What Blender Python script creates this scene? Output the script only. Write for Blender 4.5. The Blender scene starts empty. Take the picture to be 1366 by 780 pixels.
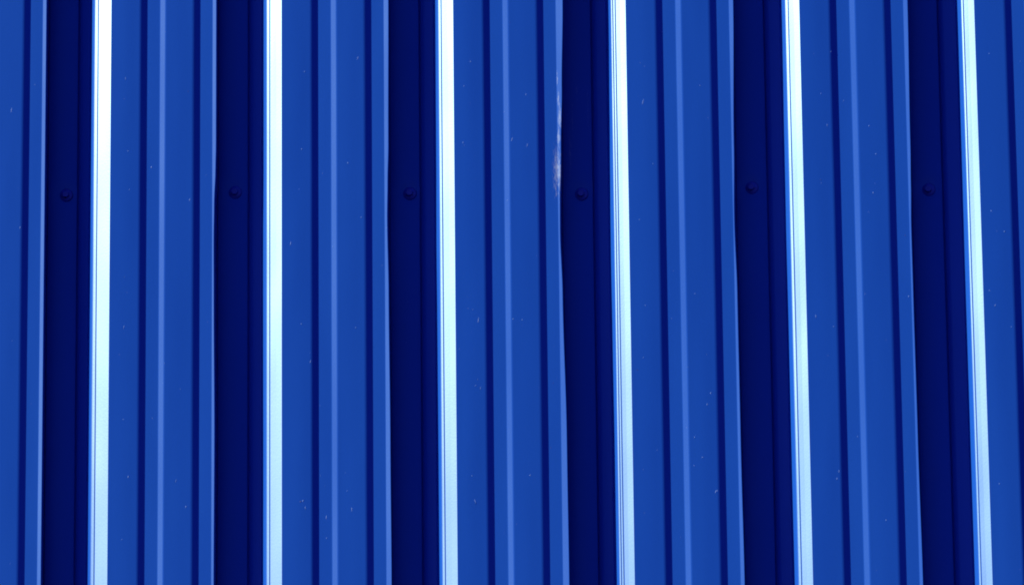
import bpy, bmesh, math, random
from mathutils import Vector, Matrix

# ------------------------------------------------------------------ camera
sc = bpy.context.scene
col = sc.collection
cam_d = bpy.data.cameras.new('camera')
cam = bpy.data.objects.new('camera', cam_d)
col.objects.link(cam)
cam_d.sensor_width = 36.0
cam_d.lens = 300.0
cam_d.clip_start = 0.1
cam_d.clip_end = 500.0
R_ = Vector((0.98828658, 0.15227471, -0.01010151))
U_ = Vector((0.06399383, -0.35341895, 0.93327372))
F_ = Vector((-0.13854392, 0.92298833, 0.35902385))
mw = Matrix((R_, U_, -F_)).transposed().to_4x4()
mw.translation = Vector((1.61506011, -10.26205447, 0.0082677))
cam.matrix_world = mw
sc.camera = cam

# ------------------------------------------------------------------ light
SUN_AZ = 71.5      # degrees from the wall's normal, towards the left
SUN_EL = 28.0
sun_dir = Vector((-math.sin(math.radians(SUN_AZ)) * math.cos(math.radians(SUN_EL)),
                  -math.cos(math.radians(SUN_AZ)) * math.cos(math.radians(SUN_EL)),
                  math.sin(math.radians(SUN_EL))))
sd = bpy.data.lights.new('sun', 'SUN')
sd.energy = 4.8
sd.angle = math.radians(0.5)
sd.color = (1.0, 0.97, 0.71)
sun = bpy.data.objects.new('sun', sd)
col.objects.link(sun)
sun.rotation_euler = sun_dir.to_track_quat('Z', 'Y').to_euler()
sun.location = (-4, -4, 8)

w = bpy.data.worlds.new('World')
sc.world = w
w.use_nodes = True
nt = w.node_tree
sky = nt.nodes.new('ShaderNodeTexSky')
sky.sky_type = 'NISHITA'
sky.sun_disc = False
sky.sun_elevation = math.radians(SUN_EL)
sky.ozone_density = 6.0
sky.dust_density = 0.3
sky.sun_rotation = math.atan2(sun_dir.x, sun_dir.y)
bg = nt.nodes['Background']
bg.inputs['Strength'].default_value = 0.068
tint = nt.nodes.new('ShaderNodeMix')           # a deep, dust-free blue sky
tint.data_type = 'RGBA'
tint.blend_type = 'MULTIPLY'
tint.inputs['Factor'].default_value = 1.0
tint.inputs['B'].default_value = (.50, .37, 1.15, 1)
nt.links.new(sky.outputs[0], tint.inputs['A'])
nt.links.new(tint.outputs['Result'], bg.inputs['Color'])

sc.view_settings.view_transform = 'Standard'
sc.view_settings.look = 'None'
sc.view_settings.gamma = 1.0
sc.view_settings.exposure = 1.0
sc.render.engine = 'CYCLES'
sc.cycles.filter_width = 1.9

# ------------------------------------------------------------------ materials
def principled(name):
    m = bpy.data.materials.new(name)
    m.use_nodes = True
    return m, m.node_tree, m.node_tree.nodes['Principled BSDF']

BASE = (0.0066, 0.060, 0.365, 1)
def N(nt, typ, **kw):
    n = nt.nodes.new(typ)
    for k, v in kw.items():
        setattr(n, k, v)
    return n
def paint(name, scraped=(), strength=.6):
    """Coil-coated blue paint: slight tone drift, orange peel, faint oil canning."""
    m, nt, b = principled(name)
    L = nt.links.new
    tc = N(nt, 'ShaderNodeTexCoord')
    geo = N(nt, 'ShaderNodeNewGeometry')
    # slow tone drift, stretched along the fall of rain
    mp = N(nt, 'ShaderNodeMapping'); mp.inputs['Scale'].default_value = (14, 14, 1.6)
    L(geo.outputs['Position'], mp.inputs[0])
    n1 = N(nt, 'ShaderNodeTexNoise'); n1.inputs['Scale'].default_value = 1.0; n1.inputs['Detail'].default_value = 6
    L(mp.outputs[0], n1.inputs['Vector'])
    n2 = N(nt, 'ShaderNodeTexNoise'); n2.inputs['Scale'].default_value = 420; n2.inputs['Detail'].default_value = 2
    L(geo.outputs['Position'], n2.inputs['Vector'])
    cr = N(nt, 'ShaderNodeMix', data_type='RGBA')
    cr.inputs['A'].default_value = (BASE[0]*.7, BASE[1]*.80, BASE[2]*.90, 1)
    cr.inputs['B'].default_value = (BASE[0]*1.4, BASE[1]*1.22, BASE[2]*1.09, 1)
    ad = N(nt, 'ShaderNodeMath', operation='MULTIPLY_ADD'); ad.inputs[1].default_value = .35
    L(n2.outputs['Fac'], ad.inputs[0])
    sb = N(nt, 'ShaderNodeMath', operation='MULTIPLY'); sb.inputs[1].default_value = .65
    L(n1.outputs['Fac'], sb.inputs[0]); L(sb.outputs[0], ad.inputs[2])
    L(ad.outputs[0], cr.inputs['Factor'])
    colour = cr.outputs['Result']
    # fine wind-blown dust specks
    vo = N(nt, 'ShaderNodeTexVoronoi'); vo.inputs['Scale'].default_value = 38
    L(geo.outputs['Position'], vo.inputs['Vector'])
    sp = N(nt, 'ShaderNodeMath', operation='LESS_THAN'); sp.inputs[1].default_value = .022
    L(vo.outputs['Distance'], sp.inputs[0])
    mm = N(nt, 'ShaderNodeMath', operation='MULTIPLY'); mm.inputs[1].default_value = .22
    L(sp.outputs[0], mm.inputs[0])
    ds = N(nt, 'ShaderNodeMix', data_type='RGBA'); ds.inputs['B'].default_value = (.30, .38, .55, 1)
    L(mm.outputs[0], ds.inputs['Factor']); L(colour, ds.inputs['A'])
    colour = ds.outputs['Result']
    rough = N(nt, 'ShaderNodeMapRange'); rough.inputs['To Min'].default_value = .285; rough.inputs['To Max'].default_value = .325
    L(n1.outputs['Fac'], rough.inputs['Value'])
    rsock = rough.outputs[0]
    if scraped:
        # scuffed streaks near the right edge: broken vertical strokes of bared primer
        sx = N(nt, 'ShaderNodeSeparateXYZ'); L(tc.outputs['Object'], sx.inputs[0])
        mask = None
        for (cx, cz, rx, rz, thr) in scraped:
            ax = N(nt, 'ShaderNodeMath', operation='MULTIPLY_ADD'); ax.inputs[1].default_value = 1/rx; ax.inputs[2].default_value = -cx/rx
            az = N(nt, 'ShaderNodeMath', operation='MULTIPLY_ADD'); az.inputs[1].default_value = 1/rz; az.inputs[2].default_value = -cz/rz
            L(sx.outputs['X'], ax.inputs[0]); L(sx.outputs['Z'], az.inputs[0])
            cv = N(nt, 'ShaderNodeCombineXYZ'); L(ax.outputs[0], cv.inputs[0]); L(az.outputs[0], cv.inputs[1])
            ln = N(nt, 'ShaderNodeVectorMath', operation='LENGTH'); L(cv.outputs[0], ln.inputs[0])
            fall = N(nt, 'ShaderNodeMapRange'); fall.inputs['From Min'].default_value = 1.35; fall.inputs['From Max'].default_value = .1
            fall.inputs['To Max'].default_value = 1.0 - thr
            L(ln.outputs['Value'], fall.inputs['Value'])
            if mask is None: mask = fall.outputs[0]
            else:
                mx = N(nt, 'ShaderNodeMath', operation='MAXIMUM'); L(mask, mx.inputs[0]); L(fall.outputs[0], mx.inputs[1]); mask = mx.outputs[0]
        m2 = N(nt, 'ShaderNodeMapping'); m2.inputs['Scale'].default_value = (1000, 1000, 120)
        L(tc.outputs['Object'], m2.inputs[0])
        n3 = N(nt, 'ShaderNodeTexNoise'); n3.inputs['Scale'].default_value = 1; n3.inputs['Detail'].default_value = 9; n3.inputs['Roughness'].default_value = .78
        L(m2.outputs[0], n3.inputs['Vector'])
        sm = N(nt, 'ShaderNodeMath', operation='MULTIPLY_ADD'); L(n3.outputs['Fac'], sm.inputs[0]); sm.inputs[1].default_value = 2.6; L(mask, sm.inputs[2])
        st = N(nt, 'ShaderNodeMapRange'); st.inputs['From Min'].default_value = 1.66; st.inputs['From Max'].default_value = 2.15
        st.inputs['To Max'].default_value = strength
        L(sm.outputs[0], st.inputs['Value'])
        mx = N(nt, 'ShaderNodeMix', data_type='RGBA'); mx.inputs['B'].default_value = (.27, .32, .50, 1)
        L(st.outputs[0], mx.inputs['Factor']); L(colour, mx.inputs['A']); colour = mx.outputs['Result']
        rr = N(nt, 'ShaderNodeMix', data_type='FLOAT'); rr.inputs['B'].default_value = .7
        L(st.outputs[0], rr.inputs['Factor']); L(rsock, rr.inputs['A']); rsock = rr.outputs['Result']
    L(colour, b.inputs['Base Color'])
    L(rsock, b.inputs['Roughness'])
    b.inputs['IOR'].default_value = 1.5
    b.inputs['Specular IOR Level'].default_value = .255
    b.inputs['Specular Tint'].default_value = (.42, .80, .83, 1)
    # orange peel and faint canning of the thin steel
    m3 = N(nt, 'ShaderNodeMapping'); m3.inputs['Scale'].default_value = (9, 9, 2.2)
    L(geo.outputs['Position'], m3.inputs[0])
    n4 = N(nt, 'ShaderNodeTexNoise'); n4.inputs['Scale'].default_value = 1; n4.inputs['Detail'].default_value = 2
    L(m3.outputs[0], n4.inputs['Vector'])
    bp = N(nt, 'ShaderNodeBump'); bp.inputs['Strength'].default_value = 1; bp.inputs['Distance'].default_value = .0022
    L(n4.outputs['Fac'], bp.inputs['Height'])
    bp2 = N(nt, 'ShaderNodeBump'); bp2.inputs['Strength'].default_value = .12; bp2.inputs['Distance'].default_value = .0002
    L(n2.outputs['Fac'], bp2.inputs['Height']); L(bp.outputs[0], bp2.inputs['Normal'])
    L(bp2.outputs[0], b.inputs['Normal'])
    return m

M_paint = paint('blue_coil_paint')
M_scraped = paint('blue_coil_paint_scraped', (
    (.1402, .243, .0032, .020, .30), (.1360, .170, .0074, .046, .34), (.1396, .160, .0028, .036, .28),
    (.1375, .298, .0014, .014, .40), (.1385, .212, .0030, .024, .36), (.1388, .268, .0022, .020, .40)), .85)
M_scuffed = paint('blue_coil_paint_scuffed', (
    (.1515, .250, .0013, .045, .36), (.1480, .205, .0030, .055, .42), (.1720, .268, .0016, .045, .44),
    (.1580, .292, .0022, .016, .44), (.1760, .160, .0030, .020, .46)), .28)
M_screw, _, b = principled('screw_paint')
b.inputs['Base Color'].default_value = (.004, .032, .33, 1); b.inputs['Roughness'].default_value = .5
M_washer, _, b = principled('washer_rubber')
b.inputs['Base Color'].default_value = (.003, .024, .27, 1); b.inputs['Roughness'].default_value = .8
M_speck, _, b = principled('pale_paint_chip')
b.inputs['Base Color'].default_value = (.03, .115, .42, 1); b.inputs['Roughness'].default_value = .6
M_pit, _, b = principled('dark_speck')
b.inputs['Base Color'].default_value = (.003, .012, .12, 1); b.inputs['Roughness'].default_value = .7

# ------------------------------------------------------------------ profile (mm)
P = 230.0                    # pitch of the ribs
H = 43.0                     # depth of the troughs
YAW = 0.150                  # measured widths are seen ~8.5 deg from the right
Z0, Z1 = -900.0, 900.0       # the sheet runs past the frame above and below
ROW = 12.0

def interp(tab, z):
    if z <= tab[0][0]: return tab[0][1]
    if z >= tab[-1][0]: return tab[-1][1]
    for (a, u), (b_, v) in zip(tab, tab[1:]):
        if a <= z <= b_:
            t = (z - a) / (b_ - a)
            t = t * t * (3 - 2 * t)
            return u + (v - u) * t
# right edge of each rib: pulled in where the trough is screwed down
EDGE = {
 -3: [(-364,142.6), (460,142.4)],
 -2: [(-378,140.8), (-177,141.3), (27,140.0), (101,139.7), (154,140.2), (200,141.9), (234,142.5), (443,142.4)],
 -1: [(-393,144.2), (-192,143.5), (11,142.3), (116,140.9), (169,141.7), (217,142.9), (426,143.9)],
  0: [(-407,145.6), (-207,144.9), (-5,141.8), (79,139.6), (122,139.9), (201,142.0), (280,144.3), (408,146.9)],
  1: [(-421,142.4), (-222,141.1), (-20,140.7), (84,138.8), (184,140.3), (391,143.3)],
  2: [(-436,141.6), (-237,140.3), (-36,139.7), (58,139.6), (115,140.8), (168,141.6), (374,143.2)],
}
CHAM = {-2: -24.0, -1: -21.5, 0: -20.8, 1: -20.0, 2: -19.0, 3: -17.0}
NOTCH = {-2: (-18,), -1: (-16.2,), 0: (-16,), 1: (-16.8, -13.6), 2: (-14.2,), 3: (-13.6,)}
GD = 3.2                     # depth of the stiffening grooves

def rib_profile(k, z):
    """(x, depth, fillet radius) from the trough's right bend over the rib to the next trough."""
    e = interp(EDGE.get(k, EDGE[-3]), z)
    ch = CHAM.get(k, -20.0)
    s = .62 if k > 1 else .60
    pts = [(-46.5, H, 8.0), (-41.0, H - 6.0, 14.0), (ch - 5.6, 31, 4.0), (ch - 3.9, 22.5, 4.0), (ch, -ch * s + .3, 11.0)]
    for nx in NOTCH.get(k, (-16,)):
        pts += [(nx - .75, -(nx - .75) * s, .3), (nx, -nx * s + .75, .25), (nx + .75, -(nx + .75) * s, .3)]
    pts += [(-7.5, 7.5 * s + .10, 8), (0, 0, .7), (20, -.4, 500), (39.8, 0, 12), (47.2, GD, .7), (65.8, GD - .5, 6),
            (73.6, 0, 9), (92, -.2, 600), (111.3, 0, 12), (118.8, GD, .7), (136.8, GD - .5, 4),
            (e, GD - .5 - (e - 136.8) * .365, .7)]
    pts = [(x - d * YAW, d, r) for x, d, r in pts]
    ex = pts[-1][0]
    lo = 137.6 + (e - 142.5) * .35
    pts.append((lo, H - 4.0, 2.0))
    return pts

def fillet(pts, n=4):
    out = [(pts[0][0], pts[0][1])]
    for (a, b_, c) in zip(pts, pts[1:], pts[2:]):
        A = Vector(a[:2]); B = Vector(b_[:2]); Cc = Vector(c[:2]); r = b_[2]
        u = (A - B); v = (Cc - B)
        lu, lv = u.length, v.length
        u.normalize(); v.normalize()
        ang = math.acos(max(-1, min(1, u.dot(v))))
        t = r / math.tan(ang / 2) if ang > 1e-4 else 0
        t = min(t, lu * .42, lv * .42)
        p0, p1 = B + u * t, B + v * t
        sup = min(.12, lu * .05, lv * .05)
        out.append(tuple(p0 + u * sup))
        for i in range(n + 1):
            q = i / n
            out.append(tuple((1-q)**2 * p0 + 2*q*(1-q) * B + q*q * p1))
        out.append(tuple(p1 + v * sup))
    out.append((pts[-1][0], pts[-1][1]))
    return out

rnd = random.Random(4)
ZS = [Z0 + i * ROW for i in range(int((Z1 - Z0) / ROW) + 1)]

def strip(bm, rows):
    """rows: list of lists of (x, y, z) in metres -> quads, one row above another"""
    vs = [[bm.verts.new(p) for p in r] for r in rows]
    for a, b_ in zip(vs, vs[1:]):
        for i in range(len(a) - 1):
            bm.faces.new((a[i], a[i+1], b_[i+1], b_[i]))
    for f in bm.faces: f.smooth = True

def link(name, bm, mats, parent=None, loc=(0, 0, 0)):
    me = bpy.data.meshes.new(name)
    bm.to_mesh(me); bm.free()
    for m in mats: me.materials.append(m)
    o = bpy.data.objects.new(name, me)
    o.location = loc
    col.objects.link(o)
    if parent: o.parent = parent
    return o

def thicken(o):
    s = o.modifiers.new('thickness', 'SOLIDIFY')
    s.thickness = .0008
    s.offset = -1.0

def depth_at(poly, x):
    for (a, u), (b_, v) in zip(poly, poly[1:]):
        if a <= x <= b_ and b_ > a:
            return u + (v - u) * (x - a) / (b_ - a)
    return 0

wall = bpy.data.objects.new('corrugated_wall', None)
col.objects.link(wall)
wall.location = (0, 0, 4.0)
wall['label'] = 'glossy blue corrugated steel wall cladding with upright ribs and deep shaded troughs'
wall['category'] = 'wall'
wall['kind'] = 'thing'

# chips, ticks and grit on the ribs: (rib, x mm, z mm, width, height, lean, dark?)
# measured on the photograph's own sheet
SPECKS = [
 (-3, 96.0, 304, 1.3, 9, .15, 0), (-3, 127, 340, 2.2, 1.6, 0, 0), (-3, 109.5, 136, 2, 4.5, .2, 0),
 (-2, 20, 339, 1, 6, 0, 0), (-2, 19.6, -14, 1.2, 8, .25, 0), (-2, 107, 160, 1.6, 6, .2, 0),
 (-2, 55, 211, 2.2, 4, .2, 0), (-2, 24, 235, 2, 2, 0, 0), (-2, 26, 180, 2, 2, 0, 0),
 (-2, 90, -232, 1.0, 8, .4, 0), (-2, 103.5, -268, 2.2, 4, .3, 0), (-2, 27, -222, 2.6, 4, .3, 0),
 (-2, 19.2, -308, 1.8, 2, 0, 0), (-2, 20, -142, 1.6, 2, 0, 0), (-2, 58, -142, 1.4, 2, 0, 0),
 (-1, 102, 345, 1.2, 7, .3, 0), (-1, 31, 331, 2.8, 2, 0, 0), (-1, 27, 221, 2.4, 3, .3, 0), (-1, 88.5, 197, 2, 3, 0, 0),
 (-1, 12, 89, 1.4, 8, .2, 0), (-1, 68, 81, 2.2, 2, 0, 0), (-1, 106, 119, 2, 2.4, 0, 0),
 (-1, 26, -25, 2.2, 2.4, 0, 0), (-1, 28, -270, 3.2, 3.6, .3, 0), (-1, 24.8, -271, 3.0, 3.2, 0, 1), (-1, 31, -280, 1.4, 6, -.2, 0),
 (-1, 58, -294, 1.4, 8, 0, 0), (-1, 58.5, -322, 2.4, 2, 0, 0), (-1, 38, -78, 1.6, 7, .2, 0), (-1, 86, -260, 1.6, 2, 0, 0),
 (-1, 98, -35, 2, 2, 0, 0), (-1, 92, -286, 1.2, 9, 0, 0),
 (0, 23, 329, 2, 3, 0, 0), (0, 14, 295, 2, 2, 0, 0), (0, 12, 215, 2, 3, .3, 0), (0, 70, 130, 2, 2.6, 0, 0), (0, 96, 277, 1.4, 4, .2, 0),
 (0, 30, -36, 1.4, 12, .1, 0), (0, 24, -286, 1.4, 10, -.3, 0), (0, 20, -250, 2, 2, 0, 0), (0, 88, -39, 2.4, 2, 0, 0), (0, 76, -37, 2.4, 2.4, 0, 0),
 (0, 97, 205, 1.2, 8, .3, 0), (0, 77, 215, 1.2, 9, .25, 0), (0, 96, -254, 3, 2.4, .4, 0), (0, 32, -130, 1.2, 8, .2, 0), (0, 26, -126, 4, 1.4, .2, 0),
 (1, 21, 255, 1.4, 10, .2, 0), (1, 97, 273, 2, 2, 0, 0), (1, 48, 354, 4, 3, 0, 0), (1, 14, 90, 2, 2, 0, 0),
 (1, 33, 167, 2.4, 2, 0, 0), (1, 16, -102, 2, 2, 0, 0), (1, 20, -30, 2.4, 1.6, 0, 0),
 (1, 107, -292, 1.6, 6, .4, 0), (1, 109, -291, 1.6, 5, .2, 0), (1, 103, -157, 2, 4, .3, 0), (1, 98, -172, 1.8, 4, .2, 0),
 (1, 81, -216, 2, 3, .2, 0), (1, 91, -244, 4, 2, .1, 0), (1, 85, -18, 2, 2, 0, 0),
 (2, 40, 308, 2, 3, .3, 0), (2, 26, 250, 2, 2, 0, 0), (2, 33, 205, 1.4, 5, .4, 0), (2, 88, 200, 2, 2.4, 0, 0), (2, 96, 160, 2.4, 2.4, 0, 0),
 (2, 91, 106, 2.2, 3, 0, 0), (2, 47, -36, 2, 3, .1, 0), (2, 35, -76, 3, 1.6, 0, 0), (2, 12, -60, 1.4, 8, 0, 0),
 (2, 37, -275, 1.6, 5, .2, 0), (2, 34, -285, 1.4, 4, .3, 0), (2, 133, -40, 1.6, 5, 0, 0),
 (2, 62, -228, 2, 2, 0, 0), (2, 96, -345, 2, 3, .2, 0),
 (3, 18, 290, 2.2, 2, 0, 0), (3, 14, 70, 2.8, 2.4, 0, 0), (3, 30, 40, 3, 2.8, .2, 0), (3, 8, -40, 1.4, 3, .3, 0),
 (3, 15, -61, 1.6, 5, .3, 0), (3, 35, -92, 1.6, 2.4, .2, 0), (3, 13, -305, 2.4, 2, 0, 0),
]

def flake(bm, cx, cz, y, wd, ht, lean, mi, rg):
    """a chip or grain of grit: an uneven low dome lying on the paint"""
    n = 9
    ring = []
    for i in range(n):
        a = 2 * math.pi * i / n
        r = rg.uniform(.7, 1.15)
        dx = math.cos(a) * wd * .5 * r; dz = math.sin(a) * ht * .5 * r
        ring.append(bm.verts.new(((cx + dx + lean * dz) / 1000, (y + .02) / 1000, (cz + dz) / 1000)))
    top = bm.verts.new((cx / 1000, (y - .16) / 1000, cz / 1000))
    for i in range(n):
        f = bm.faces.new((ring[i], ring[(i+1) % n], top))
        f.material_index = mi
        f.smooth = True

KS = range(-5, 6)
for k in KS:
    rg = random.Random(100 + k)
    bm = bmesh.new()
    rows = []
    for z in ZS:
        poly = fillet(rib_profile(k, z))
        rows.append([(x / 1000, d / 1000, z / 1000) for x, d in poly])
    strip(bm, rows)
    if True:
        base = fillet(rib_profile(k, 0))
        items = [s[1:] for s in SPECKS if s[0] == k]
        for _ in range(11):      # finer grit, scattered
            items.append((rg.uniform(4, 134), rg.uniform(-430, 470), rg.uniform(.7, 1.3), rg.uniform(.8, 2.6), rg.uniform(-.2, .4), rg.random() < .25))
        for (x, z, wd, ht, lean, dark) in items:
            flake(bm, x, z, depth_at(base, x), wd * .8, ht * .9, lean, 2 if dark else 1, rg)
    o = link('rib', bm, [M_scraped if k == 0 else M_paint, M_speck, M_pit], wall, (k * P / 1000, 0, 0))
    if k == 0:
        o['label'] = 'blue rib with scuffed pale paint along one edge'
    thicken(o)

# troughs: flat pans between the ribs, dimpled round each screw
SCREW = {-3: (168.7, 178, .3), -2: (166.1, 166, 1.1), -1: (169.9, 148, .6), 0: (168.2, 131, 1.7), 1: (163.2, 124, .2), 2: (165.3, 105, 2.3)}
def screw_bm(turn):
    bm = bmesh.new()
    def ring(r, y, n=32, ph=0.0):
        return [bm.verts.new((r * math.cos(2*math.pi*i/n + ph), y, r * math.sin(2*math.pi*i/n + ph))) for i in range(n)]
    def bridge(a, b_, mi=0, sm=True):
        n = len(a)
        for i in range(n):
            f = bm.faces.new((a[i], b_[i], b_[(i+1) % n], a[(i+1) % n])); f.material_index = mi; f.smooth = sm
    # rubber seal, flange washer, flange
    s0 = ring(.0088, .0004); s1 = ring(.0092, -.0010); s2 = ring(.0086, -.0019)
    bridge(s0, s1, 1); bridge(s1, s2, 1)
    w0 = ring(.0084, -.0020); w1 = ring(.0080, -.0028); w2 = ring(.0062, -.0034); w3 = ring(.0056, -.0040)
    bridge(s2, w0, 1); bridge(w0, w1); bridge(w1, w2); bridge(w2, w3)
    # hexagonal head: six flats, chamfered top
    def hexr(r, y):
        out = []
        for i in range(32):
            a = 2*math.pi*i/32
            q = ((a + turn) % (math.pi/3)) - math.pi/6
            out.append(bm.verts.new((r / math.cos(q) * math.cos(a), y, r / math.cos(q) * math.sin(a))))
        return out
    h0 = hexr(.0042, -.0040); h1 = hexr(.0042, -.0082); h2 = ring(.0038, -.0092)
    bridge(w3, h0); bridge(h0, h1, 0, False); bridge(h1, h2)
    f = bm.faces.new(h2); f.material_index = 0
    for q in bm.verts: q.co.y *= .58
    bmesh.ops.recalc_face_normals(bm, faces=bm.faces)
    return bm
for k in list(KS)[:-1]:
    bm = bmesh.new()
    sx, sz, turn = SCREW.get(k, (166, 140, .5))
    sxt = sx - H * YAW
    sz += 17.0            # seen from below: deep things look lower
    zs = sorted(set(ZS + [sz + d for d in range(-40, 41, 3)]))
    rows = []
    x1 = P - 46.5 - H * YAW
    for z in zs:
        x0 = 137.6 + (interp(EDGE.get(k, EDGE[-3]), z) - 142.5) * .35
        r = []
        for i in range(25):
            x = x0 + (x1 - x0) * i / 24
            q = math.hypot(x - sxt, (z - sz) * .8)
            base = H - 4.0 + 4.0 * (i / 24) ** 2
            y = base + 2.6 * math.exp(-(q / 10.5) ** 2)
            if i in (0, 24): y = base
            r.append((x / 1000, y / 1000, z / 1000))
        rows.append(r)
    strip(bm, rows)
    v = link('trough', bm, [M_scuffed if k == 0 else M_paint], wall, (k * P / 1000, 0, 0))
    thicken(v)
    s = link('screw', screw_bm(turn), [M_screw, M_washer], v, (sxt / 1000, (H - .5) / 1000, sz / 1000))
